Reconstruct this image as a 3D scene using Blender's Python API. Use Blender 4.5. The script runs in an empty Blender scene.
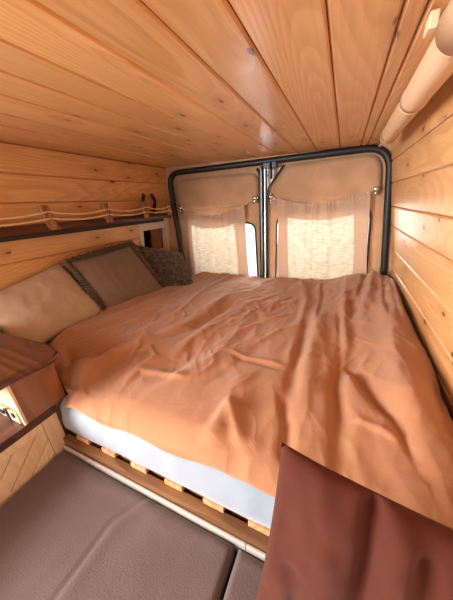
import bpy, bmesh, math, random
import numpy as np
from mathutils import Vector, Matrix, noise as mn
random.seed(7)
C = bpy.context.scene.collection
SC = bpy.context.scene
Z0 = 0.86                       # eye height above the floor; heights below are given from the eye

# ------------------------------------------------------------------ object helpers
def link(o, parent=None):
    C.objects.link(o)
    if parent is not None:
        o.parent = parent
        if parent.parent is None: o.matrix_parent_inverse = Matrix.Translation(-parent.location)   # sub-parts already sit in world space
    return o
def obj(name, bm, m, parent=None, smooth=False):
    bmesh.ops.recalc_face_normals(bm, faces=bm.faces[:])
    bmesh.ops.translate(bm, verts=bm.verts[:], vec=(0, 0, Z0))
    me = bpy.data.meshes.new(name); bm.to_mesh(me); bm.free()
    if smooth:
        for p in me.polygons: p.use_smooth = True
    o = bpy.data.objects.new(name, me); me.materials.append(m)
    return link(o, parent)
def tag(o, label, cat, group=None):
    o['label'] = label; o['category'] = cat
    if group: o['group'] = group
    return o
def thing(name, label, cat, loc, group=None):
    o = bpy.data.objects.new(name, None); o.empty_display_size = 0.05
    o.location = (loc[0], loc[1], loc[2] + Z0); C.objects.link(o)
    return tag(o, label, cat, group)
def struct(o):
    o['kind'] = 'structure'; return o

# ------------------------------------------------------------------ mesh helpers
def B(): return bmesh.new()
def setpid(bm, faces, v=None):
    L = bm.faces.layers.float.get('pid') or bm.faces.layers.float.new('pid')
    v = random.random() if v is None else v
    for f in faces: f[L] = v
def prism(bm, pts, axis, a, b, pid=None, bevel=0):
    """cross-section polygon pts extruded along axis from a to b"""
    L = bm.faces.layers.float.get('pid') or bm.faces.layers.float.new('pid')
    def P(p, t):
        return {'x': (t, p[0], p[1]), 'y': (p[0], t, p[1]), 'z': (p[0], p[1], t)}[axis]
    A = [bm.verts.new(P(p, a)) for p in pts]; Bv = [bm.verts.new(P(p, b)) for p in pts]
    n = len(pts); fs = [bm.faces.new(A), bm.faces.new(Bv[::-1])]
    for i in range(n): fs.append(bm.faces.new((A[i], Bv[i], Bv[(i+1) % n], A[(i+1) % n])))
    setpid(bm, fs, pid)
    if bevel:
        es = list({e for f in fs for e in f.edges})
        r = bmesh.ops.bevel(bm, geom=es, offset=bevel, segments=2, affect='EDGES', profile=.6)
    return fs
def box(bm, x0, x1, y0, y1, z0, z1, bevel=0.0, pid=None):
    return prism(bm, [(x0, y0), (x1, y0), (x1, y1), (x0, y1)], 'z', z0, z1, pid, bevel)
def tube(bm, pts, r, seg=10, closed=False, caps=True):
    pts = [Vector(p) for p in pts]; n = len(pts); rings = []
    rr = r if hasattr(r, '__len__') else [r] * n
    up = None
    for i in range(n):
        t = ((pts[(i+1) % n] - pts[i-1]) if closed or 0 < i < n-1 else (pts[1]-pts[0] if i == 0 else pts[-1]-pts[-2])).normalized()
        if up is None:
            up = Vector((0, 0, 1)) if abs(t.z) < .9 else Vector((0, 1, 0))
        u = (up - t * up.dot(t)).normalized(); v = t.cross(u); up = u
        rings.append([bm.verts.new(pts[i] + (u * math.cos(2*math.pi*k/seg) + v * math.sin(2*math.pi*k/seg)) * rr[i]) for k in range(seg)])
    for i in range(n if closed else n-1):
        a, b = rings[i], rings[(i+1) % n]
        for k in range(seg): bm.faces.new((a[k], a[(k+1) % seg], b[(k+1) % seg], b[k]))
    if caps and not closed:
        bm.faces.new(rings[0]); bm.faces.new(rings[-1][::-1])
def rounded(poly, rads, seg=7):
    """round the corners of a closed polygon (list of 2-D points, radius each)"""
    out = []; n = len(poly)
    for i in range(n):
        p = Vector(poly[i]); a = Vector(poly[i-1]); b = Vector(poly[(i+1) % n]); r = rads[i]
        da = (a-p).normalized(); db = (b-p).normalized()
        if r <= 0: out.append(p); continue
        p0 = p + da*r; p1 = p + db*r
        for k in range(seg+1):
            t = k/seg; out.append((1-t)**2*p0 + 2*t*(1-t)*p + t*t*p1)
    return out
def resample(pts, n):
    pts = [Vector(p) for p in pts]; P = pts + [pts[0]]
    L = [0]
    for i in range(len(pts)): L.append(L[-1] + (P[i+1]-P[i]).length)
    out = []; j = 0
    for k in range(n):
        s = L[-1]*k/n
        while L[j+1] < s: j += 1
        out.append(P[j].lerp(P[j+1], (s-L[j])/max(1e-9, L[j+1]-L[j])))
    return out
def plate_with_hole(bm, outer, inner, y0, y1):
    """plate in the XZ plane between y0 and y1, outer outline with one hole (both closed, same winding)"""
    def quadstrip(o, i):
        n = len(o)
        return n
    N = 96
    cx = sum(p[0] for p in inner)/len(inner); cz = sum(p[1] for p in inner)/len(inner)
    def cast(poly, ang):
        d = Vector((math.cos(ang), math.sin(ang))); best = None
        for k in range(len(poly)):
            a = Vector(poly[k]) - Vector((cx, cz)); b = Vector(poly[(k+1) % len(poly)]) - Vector((cx, cz)); e = b-a
            den = d.x*e.y - d.y*e.x
            if abs(den) < 1e-12: continue
            t = (a.x*e.y - a.y*e.x)/den; s = (a.x*d.y - a.y*d.x)/den
            if t > 0 and -1e-6 <= s <= 1+1e-6 and (best is None or t > best): best = t
        return (cx + d.x*best, cz + d.y*best)
    angs = set(round(2*math.pi*k/N, 6) for k in range(N))
    for poly in (outer, inner):
        for p in poly: angs.add(round(math.atan2(p[1]-cz, p[0]-cx) % (2*math.pi), 6))
    angs = sorted(angs); f = []
    for a in angs:
        if not f or a - f[-1] > 2e-4: f.append(a)
    O = [cast(outer, a) for a in f]; I = [cast(inner, a) for a in f]; n = len(f)
    V = {}
    for nm, poly in (('O', O), ('I', I)):
        for y in (y0, y1): V[nm, y] = [bm.verts.new((p[0], y, p[1])) for p in poly]
    for k in range(n):
        q = (k+1) % n
        for y in (y0, y1): bm.faces.new((V['O', y][k], V['O', y][q], V['I', y][q], V['I', y][k]))
        for nm in 'OI': bm.faces.new((V[nm, y0][k], V[nm, y0][q], V[nm, y1][q], V[nm, y1][k]))
def plate(bm, outline, y0, y1, inset=0.0, rise=0.0):
    """solid plate in the XZ plane; front face (y0) bevelled"""
    if inset: outline = resample([Vector(p) for p in outline], 90)
    n = len(outline); a = [bm.verts.new((p[0], y1, p[1])) for p in outline]; b = [bm.verts.new((p[0], y0, p[1])) for p in outline]
    cx = sum(p[0] for p in outline)/n; cz = sum(p[1] for p in outline)/n
    bm.faces.new(a)
    for k in range(n): bm.faces.new((a[k], a[(k+1) % n], b[(k+1) % n], b[k]))
    if inset:
        c = []
        for k in range(n):
            p = Vector(outline[k]); q = Vector(outline[k-1]); r = Vector(outline[(k+1) % n])
            t = (r-q).normalized(); nn = Vector((-t.y, t.x))
            if nn.dot(Vector((cx, cz))-p) < 0: nn = -nn
            c.append(bm.verts.new((p.x+nn.x*inset, y0-rise, p.y+nn.y*inset)))
        for k in range(n): bm.faces.new((b[k], b[(k+1) % n], c[(k+1) % n], c[k]))
        bm.faces.new(c)
    else: bm.faces.new(b)
def grid(bm, P, closed_u=False):
    """P[i][j] of 3-D points"""
    V = [[bm.verts.new(p) for p in row] for row in P]
    for i in range(len(V)-1):
        for j in range(len(V[0])-1): bm.faces.new((V[i][j], V[i+1][j], V[i+1][j+1], V[i][j+1]))
    return V
def lathe(bm, prof, origin, axis, seg=16):
    ax = Vector(axis).normalized(); u = ax.orthogonal().normalized(); v = ax.cross(u); o = Vector(origin); R = []
    for r, h in prof: R.append([bm.verts.new(o + ax*h + (u*math.cos(2*math.pi*k/seg)+v*math.sin(2*math.pi*k/seg))*max(r, 1e-5)) for k in range(seg)])
    for i in range(len(R)-1):
        for k in range(seg): bm.faces.new((R[i][k], R[i][(k+1) % seg], R[i+1][(k+1) % seg], R[i+1][k]))
    bm.faces.new(R[0]); bm.faces.new(R[-1][::-1])

# ------------------------------------------------------------------ materials
class N:
    def __init__(s, name):
        s.m = bpy.data.materials.new(name); s.m.use_nodes = True; s.t = s.m.node_tree
        s.b = s.t.nodes['Principled BSDF']; s.out = s.t.nodes['Material Output']
    def n(s, typ, **kw):
        x = s.t.nodes.new(typ)
        for k, v in kw.items():
            if k.startswith('_'): setattr(x, k[1:], v)
            else:
                key = int(k[1:]) if k[0] == 'i' and k[1:].isdigit() else k.replace('__', ' ')
                if hasattr(v, 'is_linked') or isinstance(v, bpy.types.NodeSocket): s.t.links.new(v, x.inputs[key])
                else: x.inputs[key].default_value = v
        return x
    def math(s, op, a, b=0.0, c=0.0, clamp=False):
        x = s.t.nodes.new('ShaderNodeMath'); x.operation = op; x.use_clamp = clamp
        for k, v in enumerate((a, b, c)):
            if isinstance(v, bpy.types.NodeSocket): s.t.links.new(v, x.inputs[k])
            else: x.inputs[k].default_value = v
        return x.outputs[0]
    def vmath(s, op, a, b):
        x = s.t.nodes.new('ShaderNodeVectorMath'); x.operation = op
        for k, v in enumerate((a, b)):
            if isinstance(v, bpy.types.NodeSocket): s.t.links.new(v, x.inputs[k])
            else: x.inputs[k].default_value = v
        return x.outputs[0]
    def mix(s, f, a, b, blend='MIX'):
        x = s.t.nodes.new('ShaderNodeMix'); x.data_type = 'RGBA'; x.blend_type = blend
        for k, v in ((0, f), (6, a), (7, b)):
            if isinstance(v, bpy.types.NodeSocket): s.t.links.new(v, x.inputs[k])
            else: x.inputs[k].default_value = v if k == 0 else (*v, 1) if len(v) == 3 else v
        return x.outputs[2]
    def ramp(s, f, lo, hi):
        x = s.t.nodes.new('ShaderNodeMapRange'); x.interpolation_type = 'SMOOTHSTEP'
        s.t.links.new(f, x.inputs[0]); x.inputs[1].default_value = lo; x.inputs[2].default_value = hi
        return x.outputs[0]
    def noise(s, vec, scale, detail=3, rough=.5):
        return s.n('ShaderNodeTexNoise', Vector=vec, Scale=scale, Detail=detail, Roughness=rough).outputs['Fac']
    def obj(s): return s.n('ShaderNodeTexCoord').outputs['Object']
    def set(s, **kw):
        for k, v in kw.items():
            k = k.replace('__', ' ')
            if isinstance(v, bpy.types.NodeSocket): s.t.links.new(v, s.b.inputs[k])
            else: s.b.inputs[k].default_value = (*v, 1) if isinstance(v, tuple) and len(v) == 3 else v
    def bump(s, h, strength=.3, dist=.002):
        s.set(Normal=s.n('ShaderNodeBump', Height=h, Strength=strength, Distance=dist).outputs[0])

def wood(name, axis='y', base=(.76, .43, .18), dark=(.46, .185, .055), knot=(.10, .035, .012), rough=.34,
         rings=17.0, contrast=.36, knots=True, coat=.5, kscale=1.0, vary=.16):
    m = N(name); o = m.obj()
    pid = m.n('ShaderNodeAttribute', _attribute_name='pid').outputs['Fac']
    sep = m.n('ShaderNodeSeparateXYZ', Vector=o)
    a, b, c = {'x': ('X', 'Y', 'Z'), 'y': ('Y', 'X', 'Z'), 'z': ('Z', 'X', 'Y')}[axis]
    al = m.math('ADD', sep.outputs[a], m.math('MULTIPLY', pid, 17.3))
    a1 = m.math('ADD', sep.outputs[b], m.math('MULTIPLY', pid, 5.1))
    a2 = m.math('ADD', sep.outputs[c], m.math('MULTIPLY', pid, 9.7))
    def vec(sa, sx):
        return m.n('ShaderNodeCombineXYZ', X=m.math('MULTIPLY', al, sa), Y=m.math('MULTIPLY', a1, sx), Z=m.math('MULTIPLY', a2, sx)).outputs[0]
    # knots
    kv = m.n('ShaderNodeCombineXYZ', X=m.math('MULTIPLY', al, 3.3*kscale), Y=m.math('MULTIPLY', m.math('ADD', a1, a2), 8.0*kscale)).outputs[0]
    vo = m.n('ShaderNodeTexVoronoi', _voronoi_dimensions='2D', Vector=kv, Scale=1.0)
    d = vo.outputs['Distance']
    wob = m.math('ADD', d, m.math('MULTIPLY', m.math('SUBTRACT', m.noise(vec(30, 40), 1, 2), .5), .06))
    rsel = m.n('ShaderNodeSeparateColor', Color=vo.outputs['Color']).outputs[0]
    on = m.math('GREATER_THAN', rsel, .42)
    km = m.math('MULTIPLY', m.math('SUBTRACT', 1.0, m.ramp(m.math('MULTIPLY', wob, m.math('ADD', .5, rsel)), .035, .085)), on)
    halo = m.math('MULTIPLY', m.math('SUBTRACT', 1.0, m.ramp(wob, .06, .34)), on)
    # growth rings: level lines of a stretched noise, pushed around the knots
    lev = m.math('ADD', m.math('MULTIPLY', m.noise(vec(.55, 5.0), 1, 1, .4), rings*2.2), m.math('MULTIPLY', halo, .9 if knots else 0.0))
    lev = m.math('ADD', lev, m.math('MULTIPLY', m.noise(vec(4, 14), 1, 2), .5))
    fr = m.math('FRACT', lev)
    ring = m.math('MULTIPLY', m.ramp(fr, .1, .82), m.math('SUBTRACT', 1.0, m.ramp(fr, .86, 1.0)))
    fib = m.noise(vec(2.5, 120), 1, 3, .6)
    big = m.noise(vec(.9, 4), 1, 2)
    col = m.mix(m.math('MULTIPLY', ring, contrast), base, dark)
    col = m.mix(m.math('MULTIPLY', m.ramp(fib, .42, .72), .28), col, dark)
    col = m.mix(m.math('MULTIPLY', m.ramp(big, .35, .7), .22), col, dark)
    if knots:
        col = m.mix(m.math('MULTIPLY', halo, .40), col, dark)
        col = m.mix(m.math('MULTIPLY', km, .95), col, knot)
    rnd = m.n('ShaderNodeTexWhiteNoise', _noise_dimensions='1D', W=m.math('MULTIPLY', pid, 91.7)).outputs['Value']
    hsv = m.n('ShaderNodeHueSaturation', Color=col, Value=m.math('ADD', 1-vary/2, m.math('MULTIPLY', rnd, vary)))
    m.set(Base__Color=hsv.outputs[0], Roughness=m.math('ADD', rough, m.math('MULTIPLY', fib, .12)), Coat__Weight=coat, Coat__Roughness=.28)
    m.bump(m.math('ADD', m.math('MULTIPLY', fib, .6), m.math('MULTIPLY', ring, -.5)), .22, .0008)
    return m.m
def cloth(name, base, weave=900, rough=.9, mottled=.12, bump=.25, sheen=.3, wr=0.0, wr_scale=9, dist=.0009):
    m = N(name); o = m.obj()
    w1 = m.noise(m.vmath('MULTIPLY', o, (1, .4, .6)), weave, 1); w2 = m.noise(m.vmath('MULTIPLY', o, (.4, 1, .6)), weave, 1)
    big = m.ramp(m.noise(o, 7, 4), .3, .75)
    col = m.mix(m.math('MULTIPLY', m.math('ADD', w1, w2), .12), base, tuple(c*.6 for c in base))
    col = m.mix(m.math('MULTIPLY', big, mottled), col, tuple(min(1, c*1.35) for c in base))
    m.set(Base__Color=col, Roughness=rough, Sheen__Weight=sheen, Sheen__Roughness=.5, Specular__IOR__Level=.15)
    h = m.math('ADD', w1, w2)
    if wr:
        wn = m.n('ShaderNodeTexNoise', Vector=o, Scale=wr_scale, Detail=4, Roughness=.55, Distortion=1.2).outputs['Fac']
        fold = m.math('ABSOLUTE', m.math('SUBTRACT', wn, .5))
        h = m.math('ADD', m.math('MULTIPLY', h, .25), m.math('MULTIPLY', fold, wr))
    m.bump(h, bump, dist)
    return m.m
def plain(name, base, rough=.5, metal=0.0, bump=0, scale=40, mottled=.2):
    m = N(name); o = m.obj(); nz = m.noise(o, scale, 3)
    m.set(Base__Color=m.mix(m.math('MULTIPLY', nz, mottled), base, tuple(c*.6 for c in base)), Roughness=rough, Metallic=metal)
    if bump: m.bump(nz, bump, .001)
    return m.m

PINE_Y = wood('varnished_pine_lengthwise', 'y')
PINE_X = wood('varnished_pine_crosswise', 'x')
PALE_Y = wood('pale_plywood', 'y', base=(.62, .45, .27), dark=(.45, .29, .15), knots=False, contrast=.3, coat=.05, rough=.5)
PALE_Z = wood('pale_pine_upright', 'z', base=(.72, .54, .36), dark=(.55, .36, .20), knots=False, contrast=.4, coat=.05, rough=.5)
WALNUT_Y = wood('dark_stained_slab', 'y', base=(.105, .028, .008), dark=(.03, .008, .003), knot=(.02, .008, .004), rings=5, contrast=.8, coat=.3, rough=.38, kscale=.8)
WALNUT_X = wood('dark_stained_board_crosswise', 'x', base=(.105, .028, .008), dark=(.03, .008, .003), knot=(.02, .008, .004), rings=5, contrast=.8, coat=.3, rough=.38, kscale=.8)
BROWN_Z = wood('brown_stained_board', 'z', base=(.26, .105, .036), dark=(.13, .045, .015), knot=(.04, .015, .006), rings=5, contrast=.55, coat=.2)
RAIL_X = wood('bed_rail_wood', 'x', base=(.20, .088, .030), dark=(.09, .034, .011), rings=6, contrast=.7, coat=.2)
SLAT_Y = wood('slat_wood', 'y', base=(.58, .33, .16), dark=(.36, .17, .07), rings=8, contrast=.6, coat=.05, kscale=1.5)
STICK_Z = wood('driftwood', 'z', base=(.38, .17, .065), dark=(.12, .045, .016), rings=14, contrast=.8, knots=False, coat=0, rough=.6)
BAMBOO = wood('bamboo_cane', 'y', base=(.72, .48, .30), dark=(.55, .31, .17), rings=3, contrast=.3, knots=False, coat=.3, rough=.35)
SUEDE = cloth('tan_lining_felt', (.44, .265, .155), weave=500, mottled=.75, bump=.2, sheen=.4)
DUVET = cloth('terracotta_cotton', (.375, .178, .093), weave=1100, mottled=.10, bump=.4, wr=1.8, wr_scale=13, dist=.004, sheen=.2)
SHEET = cloth('white_cotton_sheet', (.25, .285, .335), weave=1200, mottled=.05, bump=.3, wr=1.3, wr_scale=12, dist=.003)
TAN = cloth('tan_cotton', (.47, .345, .25), weave=1100, mottled=.12, bump=.3, wr=.8, wr_scale=7, dist=.003)
TAUPE = cloth('taupe_linen', (.205, .138, .098), weave=800, mottled=.15, bump=.25, wr=.4, wr_scale=7, dist=.003)
FRILL = cloth('dark_brown_frill', (.135, .082, .055), weave=400, mottled=.4, bump=.5)
RUST = cloth('rust_red_velvet', (.066, .015, .008), weave=900, mottled=.25, bump=.25, sheen=.08, wr=.4, wr_scale=6, dist=.003)
PADM = cloth('brown_woven_upholstery', (.104, .071, .066), weave=420, mottled=.3, bump=.6, sheen=.25, dist=.0012)
RUBBER = plain('black_rubber', (.007, .007, .008), .5, bump=.1)
STEEL = plain('galvanised_steel', (.20, .195, .19), .45, .7)
CHROME = plain('chrome', (.8, .78, .75), .15, 1.0, mottled=.05)
BLACK = plain('black_plastic', (.012, .011, .011), .4)
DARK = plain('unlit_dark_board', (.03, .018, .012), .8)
WHITEP = plain('white_painted_metal', (.75, .70, .66), .4, mottled=.05)
STRIPM = plain('worn_white_strip', (.42, .38, .355), .5, mottled=.3)
LITWOOD = plain('window_lit_frame_wood', (.72, .62, .53), .45, mottled=.1)  # window light on the niche frame is put into this pale colour
ROPE = plain('cotton_rope', (.80, .60, .40), .9, bump=.6, scale=400)
FLOORM = plain('dark_floor_board', (.10, .06, .045), .7)
IRON = plain('dark_iron', (.025, .016, .012), .55, .5, bump=.3)
def camo():
    m = N('dark_mottled_camouflage'); o = m.obj()
    a = m.ramp(m.noise(o, 22, 2), .48, .52); b = m.ramp(m.noise(m.vmath('ADD', o, (3.1, 1.7, .4)), 30, 2), .55, .6); w = m.noise(o, 900, 1)
    col = m.mix(a, (.055, .038, .022), (.105, .072, .044)); col = m.mix(b, col, (.022, .018, .012))
    m.set(Base__Color=col, Roughness=.9, Sheen__Weight=.3, Specular__IOR__Level=.1); m.bump(w, .3, .001)
    return m.m
CAMO = camo()
def curtain_mat(name, base, trans, strength, crinkle):
    m = N(name); o = m.obj()
    v = m.n('ShaderNodeTexNoise', Vector=m.vmath('MULTIPLY', o, (70, 70, 45)), Scale=1.0, Detail=3, Distortion=1.5).outputs['Fac']
    h = m.n('ShaderNodeTexNoise', Vector=m.vmath('MULTIPLY', o, (18, 18, 150)), Scale=1.0, Detail=2).outputs['Fac']
    k = m.ramp(m.math('ADD', m.math('MULTIPLY', v, .4), m.math('MULTIPLY', h, .6)), .38, .62)
    colt = m.mix(m.math('MULTIPLY', k, crinkle), trans, tuple(c*.45 for c in trans))
    cold = m.mix(m.math('MULTIPLY', k, crinkle), base, tuple(c*.8 for c in base))
    df = m.n('ShaderNodeBsdfDiffuse', Color=cold); tr = m.n('ShaderNodeBsdfTranslucent', Color=colt)
    mx = m.n('ShaderNodeMixShader', i0=strength, i1=df.outputs[0], i2=tr.outputs[0])
    m.t.links.new(mx.outputs[0], m.out.inputs[0])
    return m.m
GAUZE = curtain_mat('cream_gauze', (.70, .58, .44), (.34, .275, .21), .34, 1.0)
HEMM = curtain_mat('beige_curtain_hem', (.55, .38, .27), (.26, .16, .11), .16, .2)
def glass_mat():
    m = N('window_glass'); tr = m.n('ShaderNodeBsdfTransparent', Color=(.97, .99, .98, 1)); gl = m.n('ShaderNodeBsdfGlossy', Roughness=.03)
    fr = m.n('ShaderNodeFresnel', IOR=1.45)
    mx = m.n('ShaderNodeMixShader', i0=fr.outputs[0], i1=tr.outputs[0], i2=gl.outputs[0]); m.t.links.new(mx.outputs[0], m.out.inputs[0])
    return m.m
GLASS = glass_mat()

# ------------------------------------------------------------------ setting: shell of the van
YR = 1.90
def ceil_z(x): return .332 - .034*(x+1.42)
def wl_x(z): return -1.42 - (.33-z)*.12       # left wall leans outward going down
def wr_x(z): return .212 + (.276-z)*.15       # right wall
bm = B(); box(bm, -1.75, .60, -1.5, 2.05, -.90, -.86); struct(obj('floor', bm, FLOORM))

def board_row(bm, p, q, nrm, y0, y1, t=.014, ch=.0050, gap=.0011, cuts=()):
    """one tongue-and-groove board: cross-section from p to q (XZ), nrm points into the room"""
    p, q, nrm = Vector(p), Vector(q), Vector(nrm).normalized(); d = (q-p).normalized()
    p = p + d*gap; q = q - d*gap; back = -nrm*t
    sec = [p+back, q+back, q-nrm*ch, q-d*ch, p+d*ch, p-nrm*ch]
    ys = [y0] + [c for c in cuts if y0 < c < y1] + [y1]
    for a, b in zip(ys[:-1], ys[1:]): prism(bm, [(v.x, v.y) for v in sec], 'y', a, b)
# ceiling
bm = B(); xs = [.21, .092, .056, -.058, -.195, -.312, -.447, -.590, -.715, -.855, -1.015, -1.15, -1.285, -1.42]
for a, b in zip(xs[:-1], xs[1:]):
    board_row(bm, (a, ceil_z(a)), (b, ceil_z(b)), (0, -1), -1.0, YR+.015, cuts=(random.uniform(-.9, -.3),))
prism(bm, [(-1.60, ceil_z(-1.6)+.014), (.36, ceil_z(.36)+.014), (.36, .40), (-1.60, .42)], 'y', -1.0, YR+.12, .5)
struct(obj('ceiling', bm, PINE_Y))
# left wall
bm = B(); zs = [.332, .207, .078, -.060, -.198, -.330, -.460, -.60, -.74, -.86]
NY0, NY1, NZ0, NZ1 = 1.55, 1.86, -.42, -.148     # opening of the wall niche
for k, (a, b) in enumerate(zip(zs[:-1], zs[1:])):
    pn = Vector((1, -.12)).normalized()
    end = YR+.02 if a > -.05 or b < -.45 else 1.515
    board_row(bm, (wl_x(a), a), (wl_x(b), b), pn, -.32, end)
prism(bm, [(-1.66, .36), (wl_x(.36)-.014, .36), (wl_x(-.86)-.014, -.86), (-1.66, -.86)], 'y', -.32, 1.515, .3)
prism(bm, [(-1.66, .36), (wl_x(.36)-.014, .36), (wl_x(-.06)-.014, -.06), (-1.66, -.06)], 'y', 1.515, YR+.12, .3)
prism(bm, [(-1.66, -.46), (wl_x(-.46)-.014, -.46), (wl_x(-.86)-.014, -.86), (-1.66, -.86)], 'y', 1.515, YR+.12, .3)
wall_left = struct(obj('wall_left', bm, PINE_Y))
# wood-framed niche in the left wall; frame colour brightened to show window light
bm = B()
def lean(bm, z0, z1, y0, y1, out=.012, depth=.03):
    prism(bm, [(wl_x(z0)+out, z0), (wl_x(z1)+out, z1), (wl_x(z1)-depth, z1), (wl_x(z0)-depth, z0)], 'y', y0, y1, bevel=.002)
lean(bm, -.0615, -.148, 1.517, YR-.005); lean(bm, -.42, -.46, 1.517, YR-.005)
lean(bm, -.1485, -.4195, 1.517, 1.556); lean(bm, -.1485, -.4195, 1.842, YR-.005)
nf = struct(obj('trim_1', bm, LITWOOD)); nf['label'] = 'pale wooden frame around the small opening in the left wall, window light painted in'
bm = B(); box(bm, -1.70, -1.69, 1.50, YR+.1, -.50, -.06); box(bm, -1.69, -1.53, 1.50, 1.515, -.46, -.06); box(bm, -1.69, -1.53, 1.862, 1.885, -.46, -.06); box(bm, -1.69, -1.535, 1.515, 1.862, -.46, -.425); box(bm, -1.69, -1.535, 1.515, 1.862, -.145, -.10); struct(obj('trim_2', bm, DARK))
bm = B(); prism(bm, [(wl_x(-.155)-.035, -.155), (wl_x(-.42)-.035, -.42), (wl_x(-.42)-.055, -.42), (wl_x(-.155)-.055, -.155)], 'y', 1.70, 1.838, bevel=.003)
tag(obj('sliding_shutter', bm, BROWN_Z), 'small brown wooden shutter board half closing the opening in the left wall', 'shutter')
# right wall
bm = B(); zs = [.276, .180, .061, -.072, -.186, -.322, -.450, -.58, -.72, -.86]
for a, b in zip(zs[:-1], zs[1:]): board_row(bm, (wr_x(a), a), (wr_x(b), b), (-1, -.15), -1.0, YR+.0)
prism(bm, [(.60, .40), (wr_x(.40)+.014, .40), (wr_x(-.86)+.014, -.86), (.60, -.86)], 'y', -1.0, YR+.12, .6)
struct(obj('wall_right', bm, PINE_Y))
# rear wall: lined surround of the door opening
outer = [(wl_x(-.86)-.02, -.86), (wr_x(-.86)+.02, -.86), (wr_x(.276)+.02, .30), (wl_x(.33)-.02, .36)]
opening = rounded([(-1.345, -.84), (.322, -.84), (.214, .262), (-1.392, .285)], [.02, .02, .13, .11], 9)
bm = B(); plate_with_hole(bm, outer, opening, YR, YR+.05); struct(obj('wall_rear', bm, SUEDE))
# doors ------------------------------------------------------------
def seal_path(pts, y): return [(p[0], y, p[1]) for p in pts]
def make_door(name, wname, out, win, trim, upper, hooks, corner):
    root = bpy.data.objects.new(name, None); root.location = ((out[0][0]+out[1][0])/2, YR+.06, -.84+Z0); C.objects.link(root); struct(root)
    w = rounded(win, [.06]*4, 6)
    bm = B(); plate_with_hole(bm, out, w, YR+.055, YR+.085); obj('door_skin', bm, WHITEP, root)
    bm = B(); plate_with_hole(bm, trim, [Vector(p) for p in w], YR+.035, YR+.054); obj('lining_panel', bm, SUEDE, root)
    bm = B(); plate(bm, upper, YR+.022, YR+.0345, .028, .014); obj('upper_panel', bm, SUEDE, root, True)
    wg = [(p[0], p[1]) for p in rounded([(x+(-.01 if x < sum(q[0] for q in win)/4 else .01), z+(-.01 if z < -.4 else .01)) for x, z in win], [.06]*4, 6)]
    bm = B(); tube(bm, [(p.x, YR+.0325, p.y) for p in w], .007, 8, True); obj('window_gasket', bm, RUBBER, root, True)
    for hx, hz in hooks:
        bm = B(); lathe(bm, [(.0, -.003), (.025, -.003), (.025, .003), (.016, .009), (.008, .012), (.008, .024), (.014, .028), (.017, .036), (.011, .043), (.0, .044)], (hx, YR+.022, hz), (0, -1, 0))
        tube(bm, [(hx, YR-.012, hz-.005), (hx+.002, YR-.016, hz-.024), (hx+.003, YR-.012, hz-.036), (hx+.003, YR-.002, hz-.040)], [.006, .006, .005, .004], 8)
        h = obj('hook', bm, CHROME, root, True); h['label'] = 'round chrome hook'
    bm = B(); plate(bm, wg, YR+.0655, YR+.0695); g = struct(obj(wname, bm, GLASS))
    return root
LD = [(-1.40, -.84), (-.574, -.84), (-.574, .31), (-1.43, .31)]
LT = rounded([(-1.39, -.83), (-.585, -.83), (-.585, .30), (-1.42, .30)], [.0, .0, .09, .0], 6)
LU = rounded([(-1.335, -.02), (-.600, -.005), (-.600, .215), (-1.345, .235)], [.06, .06, .085, .085], 6)
make_door('door_1', 'window_1', LD, [(-1.255, -.78), (-.618, -.78), (-.640, -.150), (-1.245, -.085)], LT, LU, [(-1.309, .006), (-.625, .039)], None)
RD = [(-.540, -.84), (.350, -.84), (.250, .30), (-.540, .30)]
RT = rounded([(-.526, -.83), (.345, -.83), (.245, .295), (-.395, .295), (-.526, .10)], [.0, .0, .0, .07, .05], 6)
RU = rounded([(-.500, -.01), (.205, -.01), (.178, .238), (-.385, .238), (-.500, .10)], [.06, .06, .10, .05, .05], 6)
make_door('door_2', 'window_2', RD, [(-.468, -.78), (.205, -.78), (.160, -.075), (-.462, -.105)], RT, RU, [(-.501, .037), (.169, .034)], None)
# black seals round the opening and between the doors
bm = B(); tube(bm, [(p.x, YR-.004, p.y) for p in opening], .021, 12, True)
tube(bm, [(p.x*1.0, YR+.016, p.y) for p in opening], .013, 10, True)
s = struct(obj('trim_3', bm, RUBBER, None, True)); s['label'] = 'thick black rubber seal around the rear door opening'
door_l = bpy.data.objects['door_1']; door_r = bpy.data.objects['door_2']
bm = B(); tube(bm, [(-.588, YR+.012, -.83), (-.588, YR+.012, .17), (-.592, YR+.012, .21), (-.61, YR+.012, .236)], .009, 8)
obj('edge_seal', bm, RUBBER, door_l, True)
bm = B(); box(bm, -.580, -.571, YR-.006, YR+.05, -.83, .235, .002); obj('edge_strip', bm, STEEL, door_l)
bm = B(); tube(bm, [(-.560, YR-.004, -.83), (-.560, YR-.004, .25)], .0105, 8); obj('meeting_seal', bm, RUBBER, door_l, True)
bm = B(); box(bm, -.547, -.540, YR-.002, YR+.05, -.83, .235, .002); obj('edge_strip', bm, STEEL, door_r)
bm = B(); tube(bm, [(-.529, YR+.012, -.83), (-.529, YR+.012, .07), (-.522, YR+.012, .105), (-.412, YR+.012, .238)], .0055, 8)
obj('edge_seal', bm, RUBBER, door_r, True)
bm = B(); box(bm, -.552, -.500, YR-.03, YR+.03, .222, .262, .004); box(bm, -.512, -.492, YR-.034, YR+.010, .158, .224, .005)
box(bm, -.49, -.455, YR-.03, YR+.02, .225, .262, .004); lt = obj('latch', bm, BLACK, door_r); lt['label'] = 'black door latch'
bm = B(); lathe(bm, [(0, 0), (.006, 0), (.006, .006), (.003, .009), (0, .009)], (-.535, YR+.05, .185), (0, -1, 0), 10); obj('screw', bm, STEEL, door_r, True)

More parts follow.
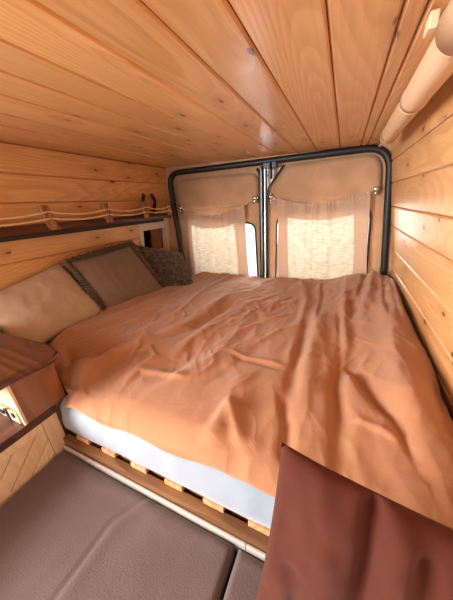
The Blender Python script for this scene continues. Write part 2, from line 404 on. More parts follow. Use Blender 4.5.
# ------------------------------------------------------------------ curtains
def make_curtain(label, h0, h1, tl, tr, bl, br, sag, ph, hu0, hu1):
    root = thing('curtain', label, 'curtain', ((tl[0]+tr[0])/2, YR-.02, tl[1]), 'gauze curtains at the rear doors')
    yb = YR-.006
    ca = []
    for k in range(41):
        t = k/40; x = h0[0]+(h1[0]-h0[0])*t; z = h0[1]+(h1[1]-h0[1])*t - sag*4*t*(1-t); ca.append((x, yb-.004, z))
    def cordz(x):
        t = (x-h0[0])/(h1[0]-h0[0]); return h0[1]+(h1[1]-h0[1])*t - sag*4*t*(1-t)
    bm = B(); tube(bm, ca, .0022, 6); obj('cord', bm, ROPE, root, True)
    def surf(u, v, off=0):
        xt = tl[0]+(tr[0]-tl[0])*u; zt = cordz(xt)+.004
        xb = bl[0]+(br[0]-bl[0])*u; zb = bl[1]+(br[1]-bl[1])*u
        x = xt+(xb-xt)*v; z = zt+(zb-zt)*v
        fold = .009*math.sin(u*34+ph+2*math.sin(u*9+ph)+v*1.2)*(1-.45*v) + .007*math.sin(u*13+1.7*ph+v*.8)
        gather = .0035*math.sin(u*120+3*math.sin(u*31))*math.exp(-v*14)
        return (x+.004*math.sin(v*7+u*20), yb-.012+fold+gather-off, z)
    hv = .155
    def patch(name, u0, u1, v0, v1, m, nu, nv, off=0):
        bm = B(); grid(bm, [[surf(u0+(u1-u0)*i/nu, v0+(v1-v0)*j/nv, off) for j in range(nv+1)] for i in range(nu+1)])
        return obj(name, bm, m, root, True)
    patch('gauze_panel', hu0, hu1, hv, 1, GAUZE, 90, 40)
    patch('header', 0, 1, -.012, hv, HEMM, 160, 14)
    patch('side_hem', 0, hu0, hv, 1, HEMM, 24, 40); patch('side_hem', hu1, 1, hv, 1, HEMM, 24, 40)
make_curtain('cream gauze curtain with beige hems on the left rear door', (-1.309, .006), (-.625, .045), (-1.275, 0), (-.712, 0), (-1.312, -.70), (-.685, -.70), .105, .3, .115, .845)
make_curtain('cream gauze curtain with beige hems on the right rear door', (-.501, .037), (.169, .036), (-.446, 0), (.135, 0), (-.437, -.70), (.205, -.70), .075, 2.1, .13, .86)

# ------------------------------------------------------------------ bamboo pole along the ceiling edge
t = thing('bamboo_pole', 'thick pale bamboo pole fixed along the joint of ceiling and right wall', 'pole', (.146, .6, .20))
def cane(bm, y0, y1, r0, r1):
    pr = []; n = 16
    for k in range(n+1):
        s = k/n; r = r0+(r1-r0)*s; e = min(s, 1-s)*(y1-y0)
        pr.append((r*(1+.085*math.exp(-e/.006)) - .0010, (y1-y0)*s))
    lathe(bm, pr, (PX(y0), y0, PZ(y0)), (PX(y1)-PX(y0), y1-y0, PZ(y1)-PZ(y0)), 28)
def PX(y): return .146
def PZ(y): return .238
for y0, y1, r0, r1 in ((-.9, .618, .0395, .0385), (.618, .955, .0350, .0340), (.955, 1.39, .0335, .0320), (1.39, 1.455, .0315, .029)):
    bm = B(); cane(bm, y0, y1-.0025, r0, r1); obj('segment', bm, BAMBOO, t, True)
bm = B(); tube(bm, [(PX(0)-.012, 1.450, PZ(0)-.010), (PX(0)-.022, 1.50, PZ(0)-.022)], [.012, .009], 10); e = obj('end_fixing', bm, CHROME, t, True); e['label'] = 'small metal fixing at the far end'
bm = B(); box(bm, .098, .112, .640, .672, .252, .276, .003); obj('bracket', bm, PALE_Z, t)

# ------------------------------------------------------------------ hanging shelf on the left wall
SX = -1.345
t = thing('wall_shelf', 'long dark brown wooden wall shelf with stick posts and a rope rail above the pillows', 'shelf', (-1.40, .8, -.08))
def wavy_board(bm, x0, x1, y0, y1, z0, z1, amp, n=50):
    L = bm.faces.layers.float.new('pid'); rows = []
    for k in range(n+1):
        y = y0+(y1-y0)*k/n; w = amp*(mn.noise(Vector((y*6, 1.3, x0))) + .5*mn.noise(Vector((y*17, 5.3, x0)))); w2 = amp*.5*mn.noise(Vector((y*9, 8.3, x0)))
        rows.append([(x0, y, z0), (x1+w-.006, y, z0), (x1+w+.002, y, (z0+z1)/2+w2), (x1+w-.003, y, z1-.003), (x1+w-.008, y, z1), (x0, y, z1)])
    V = [[bm.verts.new(p) for p in r] for r in rows]
    for a, b in zip(V[:-1], V[1:]):
        for k in range(6): bm.faces.new((a[k], a[(k+1) % 6], b[(k+1) % 6], b[k]))
    bm.faces.new(V[0]); bm.faces.new(V[-1][::-1])
bm = B(); wavy_board(bm, wl_x(-.04)+.004, SX, -.25, 1.80, -.064, -.024, .006); obj('board', bm, WALNUT_Y, t)
bm = B(); box(bm, wl_x(-.06)+.004, SX-.012, -.25, 1.70, -.086, -.065, .003); b_ = obj('support_batten', bm, DARK, t)
def stick(y, z0, z1, w, d, tilt, seed):
    bm = B(); n = 8; L = bm.faces.layers.float.new('pid'); R = []
    for k in range(n+1):
        s = k/n; z = z0+(z1-z0)*s; yy = y-tilt*(s-.5)
        R.append([bm.verts.new((SX+.004+d*math.cos(a)*(1+.25*mn.noise(Vector((z*30, a, seed)))), yy+w*math.sin(a)*(1+.3*mn.noise(Vector((z*22, a+4, seed)))), z)) for a in [2*math.pi*i/9 for i in range(9)]])
    for a, b in zip(R[:-1], R[1:]):
        for k in range(9): bm.faces.new((a[k], a[(k+1) % 9], b[(k+1) % 9], b[k]))
    bm.faces.new(R[0]); bm.faces.new(R[-1][::-1])
    return bm
posts = [(.35, -.05, .06, .020), (.788, -.056, .060, .024), (1.140, -.050, .066, .014), (1.485, -.046, .068, .004), (1.768, -.048, .054, .0)]
for k, (y, z0, z1, tl) in enumerate(posts): obj('post', stick(y, z0, z1, .027, .015, tl, k*3.1), STICK_Z, t, False)
bm = B()
for lv in (0.030, -.002):
    for (ya, *_), (yb, *_) in zip(posts[:-1], posts[1:]):
        sg = .020 if lv > .01 else .014
        tube(bm, [(SX+.014+.003*math.sin(k), ya+(yb-ya)*k/14, lv-sg*4*(k/14)*(1-k/14)) for k in range(15)], .0042, 6)
rr_ = obj('rope_rail', bm, ROPE, t, True)
bm = B(); lathe(bm, [(0, -.011), (.008, -.008), (.011, 0), (.008, .008), (0, .011)], (SX+.016, 1.768, -.014), (0, 0, 1), 10); obj('rope_knot', bm, ROPE, rr_, True)
# horseshoe
bm = B(); arc = []
for k in range(25):
    a = math.pi*(1.0+.5) + (k/24-.5)*math.radians(285); arc.append((-1.395+.004*math.sin(k), 1.600+.066*math.cos(a), .072+.074*math.sin(a)))
P = []
for k, p in enumerate(arc):
    a = math.pi*1.5 + (k/24-.5)*math.radians(285); wv = .0165*(1-.25*abs(k/24-.5)*2)
    dv = Vector((0, math.cos(a), math.sin(a))); p = Vector(p)
    P.append([p-dv*wv+Vector((-.005, 0, 0)), p+dv*wv+Vector((-.005, 0, 0)), p+dv*wv+Vector((.005, 0, 0)), p-dv*wv+Vector((.005, 0, 0))])
V = [[bm.verts.new(q) for q in r] for r in P]
for a, b in zip(V[:-1], V[1:]):
    for k in range(4): bm.faces.new((a[k], a[(k+1) % 4], b[(k+1) % 4], b[k]))
bm.faces.new(V[0]); bm.faces.new(V[-1][::-1])
bmesh.ops.translate(bm, verts=bm.verts[:], vec=(0, 0, -.0105))
tag(obj('horseshoe', bm, IRON), 'dark iron horseshoe standing open end up on the far end of the shelf', 'horseshoe')

# ------------------------------------------------------------------ bed frame and mattress
YF = .336
t = thing('bed_frame', 'slatted wooden bed base with brown front rail under the white mattress', 'bed frame', (-.3, .9, -.86))
bm = B(); box(bm, -.843, .335, .3015, .325, -.80, -.742, .002); obj('front_rail', bm, RAIL_X, t)
bm = B(); box(bm, -.843, .335, .334, .375, -.80, -.741, .002); obj('inner_rail', bm, RAIL_X, t)
bm = B(); box(bm, -.843, .335, 1.80, 1.84, -.80, -.741, .002); obj('rear_rail', bm, RAIL_X, t)
for x in (-.835, -.27, .315):
    bm = B(); box(bm, x-.02, x+.02, .335, .375, -.8595, -.801); obj('leg', bm, RAIL_X, t)
    bm = B(); box(bm, x-.02, x+.02, 1.80, 1.84, -.8595, -.801); obj('leg', bm, RAIL_X, t)
for k, x in enumerate((-.755, -.628, -.497, -.366, -.238, -.110, .018, .146, .272)):
    bm = B(); box(bm, x-.031, x+.031, .3185, 1.845, -.7405, -.722, .003, pid=.13*k); obj('slat', bm, SLAT_Y, t)
bm = B(); prism(bm, [(.2925, -.82), (.3010, -.82), (.3010, -.773), (.2985, -.770), (.2945, -.770), (.2925, -.773)], 'x', -.842, -.140); prism(bm, [(.2925, -.82), (.3010, -.82), (.3010, -.773), (.2985, -.770), (.2945, -.770), (.2925, -.773)], 'x', -.138, .335)
e = obj('edge_strip', bm, STRIPM, t); e['label'] = 'cream edge strip along the front rail'
# mattress
t = thing('mattress', 'white sheeted mattress under the terracotta duvet', 'mattress', (-.4, 1.0, -.72))
mo = rounded([(-.872, YF), (.318, YF), (.318, 1.855), (-1.492, 1.855), (-1.492, .425), (-.872, .425)], [.035, .03, .05, .05, .03, .0], 6)
mo = resample(mo, 420)
def ring_loop(bm, poly, prof):
    R = []; n = len(poly)
    for off, z, w in prof:
        r = []
        for k in range(n):
            tt = (poly[(k+1) % n]-poly[k-1]).normalized(); nn = Vector((tt.y, -tt.x)); p = poly[k]
            wob = w*mn.noise(Vector((p.x*22, p.y*22, z*16)))
            q = p + nn*(off+wob); r.append(bm.verts.new((q.x, q.y, z)))
        R.append(r)
    for a, b in zip(R[:-1], R[1:]):
        for k in range(n): bm.faces.new((a[k], a[(k+1) % n], b[(k+1) % n], b[k]))
    bm.faces.new(R[-1]); bm.faces.new(R[0][::-1])
bm = B(); ring_loop(bm, mo, [(-.02, -.7214, 0), (.006, -.7212, .002), (.013, -.716, .003), (.013, -.69, .006), (.009, -.66, .006), (.004, -.63, .004), (-.008, -.610, .002), (-.03, -.602, 0)])
obj('sheet', bm, SHEET, t, True)
# duvet: height field over the bed, edges rolled under
def interp(y, tab):
    ys = [a for a, _ in tab]; return np.interp(y, ys, [b for _, b in tab])
LEFT = [(.325, -.806), (.352, -.834), (.369, -.842), (.377, -.90), (.388, -.97), (.41, -1.05), (.45, -1.12), (.51, -1.20), (.60, -1.275), (.75, -1.325), (.92, -1.335), (1.15, -1.28), (1.4, -1.225), (1.6, -1.19), (1.87, -1.12)]
RIGHT = [(.32, .312), (.9, .328), (1.5, .320), (1.87, .300)]
FOLDS = [
    (-0.02, 0.035, [(0.097, 1.464), (0.069, 1.185), (0.081, 0.946), (0.072, 0.807), (0.1, 0.739), (0.128, 0.671), (0.178, 0.579), (0.202, 0.466)]),
    (-0.014, 0.025, [(0.025, 1.367), (0.042, 0.903), (0.027, 0.688), (0.035, 0.524), (0.041, 0.399)]),
    (0.018, 0.045, [(0.061, 1.907), (0.046, 1.276), (0.059, 0.909), (0.044, 0.745)]),
    (0.028, 0.075, [(0.286, 1.791), (0.226, 1.13), (0.209, 0.779), (0.208, 0.552), (0.208, 0.415)]),
    (-0.016, 0.03, [(0.315, 0.828), (0.298, 0.666), (0.284, 0.568)]),
    (-0.011, 0.03, [(-0.131, 1.252), (-0.11, 0.958), (-0.111, 0.707), (-0.099, 0.495)]),
    (0.012, 0.04, [(-0.082, 1.337), (-0.067, 0.99), (-0.071, 0.733), (-0.056, 0.478)]),
    (-0.012, 0.022, [(0.182, 1.985), (0.152, 1.656), (0.105, 1.389)]),
    (0.014, 0.025, [(0.232, 1.969), (0.179, 1.57), (0.121, 1.201)]),
    (-0.012, 0.018, [(0.281, 1.904), (0.232, 1.356), (0.22, 1.083)]),
    (0.01, 0.02, [(0.327, 1.89), (0.291, 1.373), (0.275, 1.058)]),
    (-0.014, 0.03, [(-1.118, 0.553), (-0.934, 0.458), (-0.795, 0.335)]),
    (0.016, 0.035, [(-0.767, 0.331), (-0.824, 0.438), (-0.849, 0.576), (-0.776, 0.685), (-0.719, 0.779)]),
    (-0.012, 0.03, [(-0.843, 0.444), (-0.904, 0.565), (-0.89, 0.693)]),
    (0.012, 0.035, [(-1.207, 0.722), (-1.141, 0.873), (-1.1, 1.089), (-1.018, 1.283)]),
    (-0.01, 0.03, [(-1.196, 0.624), (-1.115, 0.8), (-0.995, 0.988), (-0.941, 1.345)]),
    (0.014, 0.04, [(-0.771, 0.733), (-0.688, 0.884), (-0.651, 1.059), (-0.631, 1.402)]),
    (-0.011, 0.03, [(-0.722, 0.73), (-0.62, 0.862), (-0.589, 1.05), (-0.55, 1.326)]),
    (0.01, 0.03, [(-0.575, 0.626), (-0.569, 0.789), (-0.52, 0.971)]),
    (0.01, 0.03, [(-0.908, 0.889), (-0.813, 0.97), (-0.847, 1.412), (-0.815, 1.668)]),
    (0.0035, 0.014, [(-0.406, 0.766), (-0.295, 0.744), (-0.126, 0.731)]),
    (-0.003, 0.014, [(-0.394, 0.739), (-0.286, 0.719), (-0.135, 0.704)]),
    (0.01, 0.03, [(-0.256, 0.522), (-0.26, 0.412), (-0.275, 0.352)]),
    (0.009, 0.03, [(-0.257, 0.5), (-0.167, 0.375)]),
    (-0.009, 0.02, [(-0.133, 0.605), (-0.085, 0.48), (-0.07, 0.363)]),
    (0.008, 0.025, [(-0.649, 0.44), (-0.641, 0.529), (-0.56, 0.546), (-0.43, 0.547)]),
    (0.007, 0.02, [(-0.422, 0.875), (-0.32, 1.044), (-0.187, 1.208)]),
    (0.006, 0.018, [(-0.486, 0.958), (-0.365, 1.156), (-0.238, 1.341)]),
    (-0.006, 0.016, [(-0.46, 1.025), (-0.363, 1.185), (-0.204, 1.49)]),
    (0.006, 0.016, [(-0.307, 0.824), (-0.217, 0.99), (-0.137, 1.056)]),
    (0.006, 0.014, [(-0.786, 0.567), (-0.716, 0.67), (-0.648, 0.622), (-0.664, 0.553)]),
    (0.007, 0.016, [(-0.726, 0.552), (-0.782, 0.691), (-0.743, 0.771)]),
    (-0.006, 0.014, [(0.123, 0.669), (0.168, 0.598), (0.198, 0.471)]),
    (0.006, 0.016, [(0.073, 0.562), (0.125, 0.549), (0.174, 0.524)]),
    (0.01, 0.03, [(-0.25, 1.79), (-0.155, 1.396), (-0.139, 1.066)]),
    (-0.008, 0.02, [(-0.102, 1.874), (-0.067, 1.42), (-0.069, 1.088)]),
]
def fold_field(X, Y):
    H = np.zeros_like(X)
    for amp, w, pts in FOLDS:
        pts = np.array(pts); best = np.full(X.shape, 1e9); tt = np.zeros_like(X); S = np.zeros_like(X)
        seg = np.linalg.norm(np.diff(pts, axis=0), axis=1); L = seg.sum(); acc = 0
        for k in range(len(seg)):
            a, b = pts[k], pts[k+1]; d = (b-a)/seg[k]
            s = np.clip((X-a[0])*d[0]+(Y-a[1])*d[1], 0, seg[k])
            px, py = X-a[0]-d[0]*s, Y-a[1]-d[1]*s; dist = np.hypot(px, py)
            sg = np.sign(d[0]*py-d[1]*px); m = dist < best
            best = np.where(m, dist, best); tt = np.where(m, (acc+s)/L, tt); S = np.where(m, sg*dist, S); acc += seg[k]
        tap = np.clip(np.sin(np.pi*np.clip(tt, .03, .97))*1.7, 0, 1)
        side = np.where(S > 0, w, w*.55)
        H += amp*tap*np.exp(-(best/side)**2)
    return H
def vnoise(X, Y, sx, sy, seed, oct=3):
    out = np.zeros(X.shape); f = X.ravel(); g = Y.ravel(); r = np.zeros(len(f))
    for k in range(len(f)): r[k] = mn.fractal(Vector((f[k]*sx, g[k]*sy, seed)), 1.0, 2.1, oct)
    return r.reshape(X.shape)
NU, NV = 340, 300
v = np.linspace(0, 1, NV)[:, None]; u = np.linspace(0, 1, NU)[None, :]
yc = .326 + (1.862-.326)*v
xl, xr = interp(yc[:, 0], LEFT)[:, None], interp(yc[:, 0], RIGHT)[:, None]
X = xl+(xr-xl)*u; Y = yc+0*u
Y = Y + (.004*np.sin(X*5+.6) + .003*np.sin(X*23))*(1-v)          # slightly wavy front hem
A = X+.35*Y; Bq = Y-.45*X
wx = np.clip((X+.50)/.5, 0, 1)
def ridged(th, fa, fl, seed, oct=2, warp=.05, sharp=False):
    c, q = math.cos(th), math.sin(th)                     # th: fold direction measured from +Y towards +X
    wv = warp*vnoise(X, Y, 3.5, 3.5, seed+20, 2)
    al, ac = X*q+Y*c, X*c-Y*q+wv
    n = vnoise(ac, al, fa, fl, seed, oct)
    return 1-np.abs(n)*2.2 if not sharp else 1-np.sqrt(np.abs(n))*1.6
msk = np.clip(.5+1.4*vnoise(X, Y, 3.1, 2.3, 31.0, 2), 0, 1)
msk2 = np.clip(.45+1.6*vnoise(X, Y, 4.1, 3.3, 41.0, 2), 0, 1)
H = .012*vnoise(X, Y, 2.2, 2.2, .4, 2)
H += (1-wx)*.011*ridged(.30, 6.5, 1.7, 2.7)*np.clip((Y-.33)/.25, .25, 1)
H += wx*.0075*ridged(-.06, 7.5, 1.1, 8.1)
H += .0085*msk*ridged(.55, 13, 4.0, 14.4, sharp=True)*np.clip((Y-.38)/.3, .35, 1)
H += .0065*msk2*ridged(-.5, 14, 5, 19.2, sharp=True)*np.clip((Y-.36)/.3, .4, 1)
H += .0028*msk*ridged(.62, 34, 9, 23.2)*np.clip((Y-.6)/.3, .2, 1)
H += 1.35*fold_field(X, Y)
base = -.572 + .010*np.sin(np.clip((X+1.2)/1.5, 0, 1)*np.pi)
base = base + .045*np.exp(-((X-.22)/.17)**2)*np.clip((Y-.35)/.9, 0, 1) + .040*np.exp(-((X-.16)/.22)**2)*np.clip((Y-1.3)/.4, 0, 1)
base = base + .012*np.exp(-((X-xl)/.10)**2)*np.clip((Y-.45)/.15, 0, 1)
Z = base+H
base0 = .055*np.exp(-((X+.885)/.085)**2-((Y-.455)/.065)**2); Z = Z + base0
ef = np.clip((Y-.325)/.085, 0, 1); Z = Z*1 - (1-ef)**2*.034
er = np.clip((xr-X)/.05, 0, 1); Z = Z-(1-er)**2*.022*np.clip((1.75-Y)/.4, 0, 1)
el = np.clip((X-xl)/.035, 0, 1); Z = Z-(1-el)**2*.018
eb = np.clip((1.865-Y)/.05, 0, 1); Z = Z-(1-eb)**2*.03
inside = np.clip((Y-.352)/.03, 0, 1)
Z = np.where((Y > .338) & (X > -.86), np.maximum(Z, -.5960), Z)
Z = np.where((Y > .37), np.maximum(Z, -.5960), np.maximum(Z, -.5990))
bm = B(); V = grid(bm, [[(X[j, i], Y[j, i], Z[j, i]) for j in range(NV)] for i in range(NU)])
du = obj('duvet', bm, DUVET, None, True)
so = du.modifiers.new('thick', 'SOLIDIFY'); so.thickness = .005; so.offset = -1.0
tag(du, 'rumpled terracotta cotton duvet spread over the whole bed', 'duvet')

# ------------------------------------------------------------------ pillows
def pillow_mesh(bm, c, thick, n=56, pinch=.045, seed=0.0, wr=.004, flat=.5, sag=0.0, exp=2.6, folds=()):
    """c: corners bottom-left, bottom-right, top-right, top-left seen from the front; thick: front and back bulge"""
    c = [Vector(p) for p in c]; nrm = ((c[1]-c[0]).cross(c[3]-c[0])).normalized(); F, K = [], []
    for i in range(n+1):
        f, b = [], []
        for j in range(n+1):
            uu, vv = i/n, j/n; s, q = 2*uu-1, 2*vv-1
            e = (1-abs(s)**exp)*(1-abs(q)**exp); e = max(e, 0)**flat
            # concave edges: corners stick out
            us = .5+.5*s*(1-pinch*(1-q*q)); vs = .5+.5*q*(1-pinch*(1-s*s))
            p = c[0]*(1-us)*(1-vs)+c[1]*us*(1-vs)+c[2]*us*vs+c[3]*(1-us)*vs
            w = wr*mn.fractal(Vector((uu*4+seed, vs*4, seed)), 1, 2, 3)*min(1, e*3)
            ridge = wr*1.2*abs(mn.noise(Vector((us*7+seed, vs*3, 3+seed))))*min(1, e*2)
            for fa, fw, fu0, fv0, fu1, fv1 in folds:
                dx, dy = fu1-fu0, fv1-fv0; L2 = dx*dx+dy*dy; tt = max(0, min(1, ((uu-fu0)*dx+(vv-fv0)*dy)/L2))
                w += fa*math.exp(-(((uu-fu0-dx*tt)**2+(vv-fv0-dy*tt)**2)/fw**2))*(1-.6*tt)*min(1, e*2)
            f.append(p+nrm*(thick[0]*e+w-ridge)+Vector((0, 0, -sag*e))); b.append(p-nrm*(thick[1]*e+.0004))
        F.append(f); K.append(b)
    VF = [[bm.verts.new(p) for p in r] for r in F]; VB = [[None]*(n+1) for _ in range(n+1)]
    for i in range(n+1):
        for j in range(n+1):
            VB[i][j] = VF[i][j] if i in (0, n) or j in (0, n) else bm.verts.new(K[i][j])
    for i in range(n):
        for j in range(n):
            bm.faces.new((VF[i][j], VF[i+1][j], VF[i+1][j+1], VF[i][j+1])); bm.faces.new((VB[i][j], VB[i][j+1], VB[i+1][j+1], VB[i+1][j]))
    edge = [F[i][0] for i in range(n)]+[F[n][j] for j in range(n)]+[F[i][n] for i in range(n, 0, -1)]+[F[0][j] for j in range(n, 0, -1)]
    return edge, nrm
# tan pillow at the left end
bm = B(); pillow_mesh(bm, [(-1.285, .435, -.590), (-1.330, .965, -.590), (-1.462, .835, -.245), (-1.472, .43, -.325)], (.055, .012), seed=1.3, wr=.006, exp=3.2)
tag(obj('pillow', bm, TAN, None, True), 'plain tan pillow leaning on the left wall beside the dark slab top', 'pillow')
# taupe cushion with a frill
t = thing('cushion', 'taupe square cushion with dark ruffled edge, middle of the three on the bed', 'cushion', (-1.32, 1.15, -.59))
cc = [(-1.305, .945, -.585), (-1.215, 1.400, -.585), (-1.395, 1.315, -.225), (-1.405, .860, -.245)]
bm = B(); edge, nrm = pillow_mesh(bm, cc, (.050, .006), seed=4.2, wr=.004, exp=3.0); obj('cover', bm, TAUPE, t, True)
bm = B(); cen = sum((Vector(p) for p in cc), Vector())/4; n = len(edge); rows = []
M = n*5
for k in range(M+1):
    s = (k % M)/5; i = int(s); p = edge[i % n].lerp(edge[(i+1) % n], s-i)
    out = (p-cen); out -= nrm*out.dot(nrm); out.normalize()
    ph = k*2*math.pi/9.0
    row = []
    for j in range(5):
        q = j/4; ln = .042*(1+.35*mn.noise(Vector((k*.13, 2, 0))))
        r = p + out*(ln*q-.004) + nrm*(.022*math.sin(ph+.5*math.sin(k*.21))*q**.6 + .006*mn.noise(Vector((k*.4, j, 1))) + .006)
        if r.z < -.588: r.z = -.588
        mx = wl_x(r.z)+.006
        if r.x < mx: r.x = mx
        row.append(r)
    rows.append(row)
grid(bm, rows); fo = obj('ruffle', bm, FRILL, t, True)
sm = fo.modifiers.new('thick', 'SOLIDIFY'); sm.thickness = .002
# dark mottled cushion by the doors
bm = B(); pillow_mesh(bm, [(-1.235, 1.400, -.585), (-1.035, 1.560, -.585), (-1.290, 1.800, -.365), (-1.400, 1.370, -.225)], (.05, .02), seed=7.7, wr=.006)
tag(obj('cushion', bm, CAMO, None, True), 'dark olive camouflage patterned cushion nearest the rear doors', 'cushion')
# rust red cushion in front
bm = B(); pillow_mesh(bm, [(-.098, .155, -.775), (.300, .150, -.775), (.300, .262, -.405), (-.047, .240, -.310)], (.040, .036), seed=2.9, wr=.010, pinch=.05, exp=2.6, folds=((-.026, .035, .34, .98, .36, .55), (.016, .05, .42, .95, .44, .5), (-.016, .035, .50, .9, .62, .45), (.012, .05, .2, .75, .3, .35), (-.012, .04, .12, .6, .25, .2), (-.012, .03, .7, .9, .75, .5)))
tag(obj('cushion', bm, RUST, None, True), 'large rust red velvet cushion standing against the front of the bed', 'cushion')

# ------------------------------------------------------------------ upholstered pads in front of the bed
def pad(x0, x1, y0, y1, crease=None):
    bm = B(); nx, ny = 110, 130; rows = []
    for i in range(nx+1):
        row = []
        for j in range(ny+1):
            x = x0+(x1-x0)*i/nx; y = y0+(y1-y0)*j/ny
            z = -.780 + .0022*mn.noise(Vector((x*7, y*7, 1)))+.0012*mn.noise(Vector((x*22, y*22, 4)))
            e = min(x-x0, x1-x, y-y0, y1-y); z -= .010*max(0, 1-e/.012)**2
            if crease is not None:
                cx = crease+.06*max(0, y-.2)/.1 + .004*math.sin(y*9); z += -.004*math.exp(-((x-cx)/.006)**2)+.002*math.exp(-((x-cx-.02)/.014)**2)
                z += .0025*math.exp(-((y-.262-.01*math.sin(x*23))/.012)**2)
            row.append((x, y, z))
        rows.append(row)
    V = grid(bm, rows)
    rim = [V[i][0] for i in range(nx)]+[V[nx][j] for j in range(ny)]+[V[i][ny] for i in range(nx, 0, -1)]+[V[0][j] for j in range(ny, 0, -1)]
    low = [bm.verts.new((w.co.x, w.co.y, -.8595)) for w in rim]; k = len(rim)
    for a in range(k): bm.faces.new((rim[a], rim[(a+1) % k], low[(a+1) % k], low[a]))
    bm.faces.new(low)
    return bm
tag(obj('upholstered_pad', pad(-.843, -.168, -1.2, .289, -.50), PADM, None, True), 'wide brown woven upholstered pad with a crease, beside the chevron panelled cabinet', 'pad')
tag(obj('upholstered_pad', pad(-.156, .36, -1.2, .289), PADM, None, True), 'second brown woven pad beyond the gap, under the rust red cushion', 'pad')

# ------------------------------------------------------------------ left cabinet with chevron front
CX = -.848
t = thing('low_cabinet', 'low cabinet with pale diagonal plank front and dark reddish top beside the bed', 'cabinet', (-1.15, -.1, -.86))
bm = B(); box(bm, -1.515, CX-.012, -.30, .314, -.8595, -.634); box(bm, -1.515, -.899, .3145, .400, -.8595, -.634); obj('body', bm, PALE_Y, t)
bm = B(); zb, zt = -.855, -.632
box(bm, CX-.012, CX, .268, .315, zb, zt, .0012); box(bm, CX-.012, CX, -.30, .267, -.662, zt, .0012)
y = -.60
while y < .27:
    w, sft = .062, (-.663-zb)*.95
    q = [(y, zb), (y+w, zb), (y+w+sft, -.663), (y+sft, -.663)]
    lo, hi = -.30, .266
    def clip(poly, lim, keep_lt):
        out = []
        for k in range(len(poly)):
            a, b = poly[k-1], poly[k]; ia = a[0] <= lim if keep_lt else a[0] >= lim; ib = b[0] <= lim if keep_lt else b[0] >= lim
            if ia != ib:
                s = (lim-a[0])/(b[0]-a[0]); out.append((lim, a[1]+(b[1]-a[1])*s))
            if ib: out.append(b)
        return out
    q = clip(clip(q, hi, True), lo, False) if q else q
    if len(q) > 2: prism(bm, q, 'x', CX-.011, CX-.0015)
    y += w+.004
obj('chevron_front', bm, PALE_Z, t)
bm = B(); box(bm, -1.515, CX+.002, -.30, .322, -.6315, -.604, .002); box(bm, -1.515, -.899, .3225, .400, -.6315, -.604, .002); obj('top', bm, WALNUT_Y, t)
# small box cabinet standing on it, with a live-edge slab top
t = thing('bedside_box', 'brown wooden box unit with pale door on the dark cabinet top', 'box cabinet', (-1.1, .3, -.604))
bm = B(); box(bm, CX-.016, CX, .238, .362, -.6035, -.447, .001); obj('side_panel', bm, BROWN_Z, t)
bm = B(); box(bm, -1.45, CX-.017, .352, .362, -.6035, -.447); box(bm, -1.45, CX-.017, .25, .352, -.6035, -.594); box(bm, -1.46, -1.451, .238, .362, -.6035, -.447); obj('carcass', bm, BROWN_Z, t)
bm = B(); box(bm, CX-.012, CX+.001, .230, .2375, -.6035, -.447, .001); obj('front_edge', bm, PALE_Z, t)
bm = B(); box(bm, -1.45, CX-.020, .232, .246, -.553, -.452, .002); d = obj('door', bm, PALE_Y, t); d['label'] = 'pale wooden door'
bm = B(); box(bm, -1.45, CX-.019, .226, .246, -.602, -.560, .002); rl = obj('lower_rail', bm, PALE_Y, t)
for hb in ((CX-.085, CX-.070, .222, .2255, -.600, -.556), (CX-.135, CX-.100, .222, .2255, -.588, -.572), (CX-.045, CX-.030, .222, .2255, -.578, -.562)):
    bm = B(); box(bm, *hb, .001); h = obj('hinge', bm, BLACK, rl); h['label'] = 'black metal hinge piece'
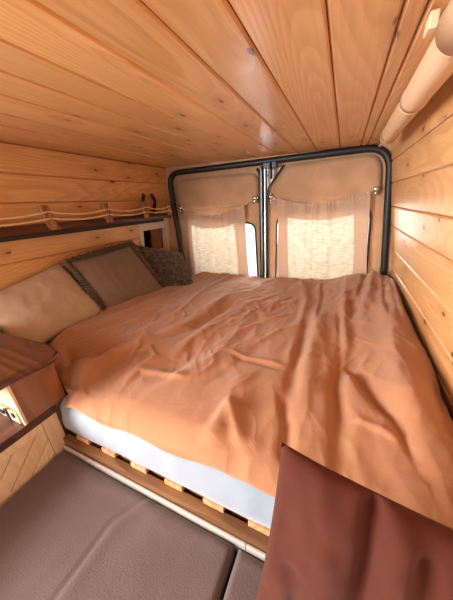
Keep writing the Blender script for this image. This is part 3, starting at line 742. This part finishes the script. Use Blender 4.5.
# slab
slab = [(-1.46, .10), (-1.20, .095), (-.90, .10), (-.838, .115), (-.822, .20), (-.826, .27), (-.816, .318), (-.814, .358), (-.838, .388), (-.895, .402), (-1.0, .405), (-1.2, .398), (-1.46, .402)]
pts = resample(slab, 120); bm = B(); L = bm.faces.layers.float.new('pid'); R = []
for off, z in [(-.024, -.4455), (-.010, -.444), (-.002, -.437), (.0, -.430), (-.003, -.424), (-.010, -.4205), (-.02, -.420)]:
    r = []
    for k in range(120):
        tt = (pts[(k+1) % 120]-pts[k-1]).normalized(); nn = Vector((tt.y, -tt.x)); q = pts[k]+nn*(off+.005*mn.noise(Vector((pts[k].x*14, pts[k].y*14, z*40)))); r.append(bm.verts.new((q.x, q.y, z)))
    R.append(r)
for a, b in zip(R[:-1], R[1:]):
    for k in range(120): bm.faces.new((a[k], a[(k+1) % 120], b[(k+1) % 120], b[k]))
bm.faces.new(R[0]); bm.faces.new(R[-1][::-1])
obj('slab_top', bm, WALNUT_X, t, False)['label'] = 'dark live-edge slab top'

# ------------------------------------------------------------------ light
w = bpy.data.worlds.new('sky'); SC.world = w; w.use_nodes = True
bg = w.node_tree.nodes['Background']; bg.inputs[0].default_value = (.93, .97, 1.0, 1); bg.inputs[1].default_value = 1.05
def area(name, loc, target, sx, sy, power, col):
    l = bpy.data.lights.new(name, 'AREA'); l.shape = 'RECTANGLE'; l.size = sx; l.size_y = sy; l.energy = power; l.color = col
    o = bpy.data.objects.new(name, l); o.location = (loc[0], loc[1], loc[2]+Z0); C.objects.link(o)
    o.rotation_euler = (Vector(target)-Vector(loc)).to_track_quat('-Z', 'Y').to_euler(); return o
area('sliding_door_daylight', (-1.8, -1.0, .10), (-.2, .8, -.05), 0.9, 0.9, 98, (1.0, .96, .92))
area('rear_window_daylight', (-.55, 2.55, .0), (-.5, 1.0, -.3), 1.7, 1.0, 80, (1, .97, .94))

# ------------------------------------------------------------------ camera
cam = bpy.data.cameras.new('camera'); cam.sensor_fit = 'VERTICAL'; cam.sensor_height = 36; cam.lens = 240.22/600*36; cam.clip_start = .02
co = bpy.data.objects.new('camera', cam); C.objects.link(co)
r, d, f = (Vector(a) for a in ((0.90776294, 0.41424768, -0.06607043), (0.09597244, -0.35841891, -0.92861466), (-0.40835736, 0.83662103, -0.36511576)))
m = Matrix((r, -d, -f)).transposed().to_4x4(); m.translation = (0, 0, Z0); co.matrix_world = m
SC.camera = co
SC.view_settings.view_transform = 'Standard'; SC.view_settings.look = 'None'; SC.view_settings.gamma = 1; SC.view_settings.use_curve_mapping = False
SC.view_settings.exposure = 0.85
SC.cycles.use_denoising = True
SC.cycles.max_bounces = 10; SC.cycles.transparent_max_bounces = 12; SC.cycles.sample_clamp_indirect = 6
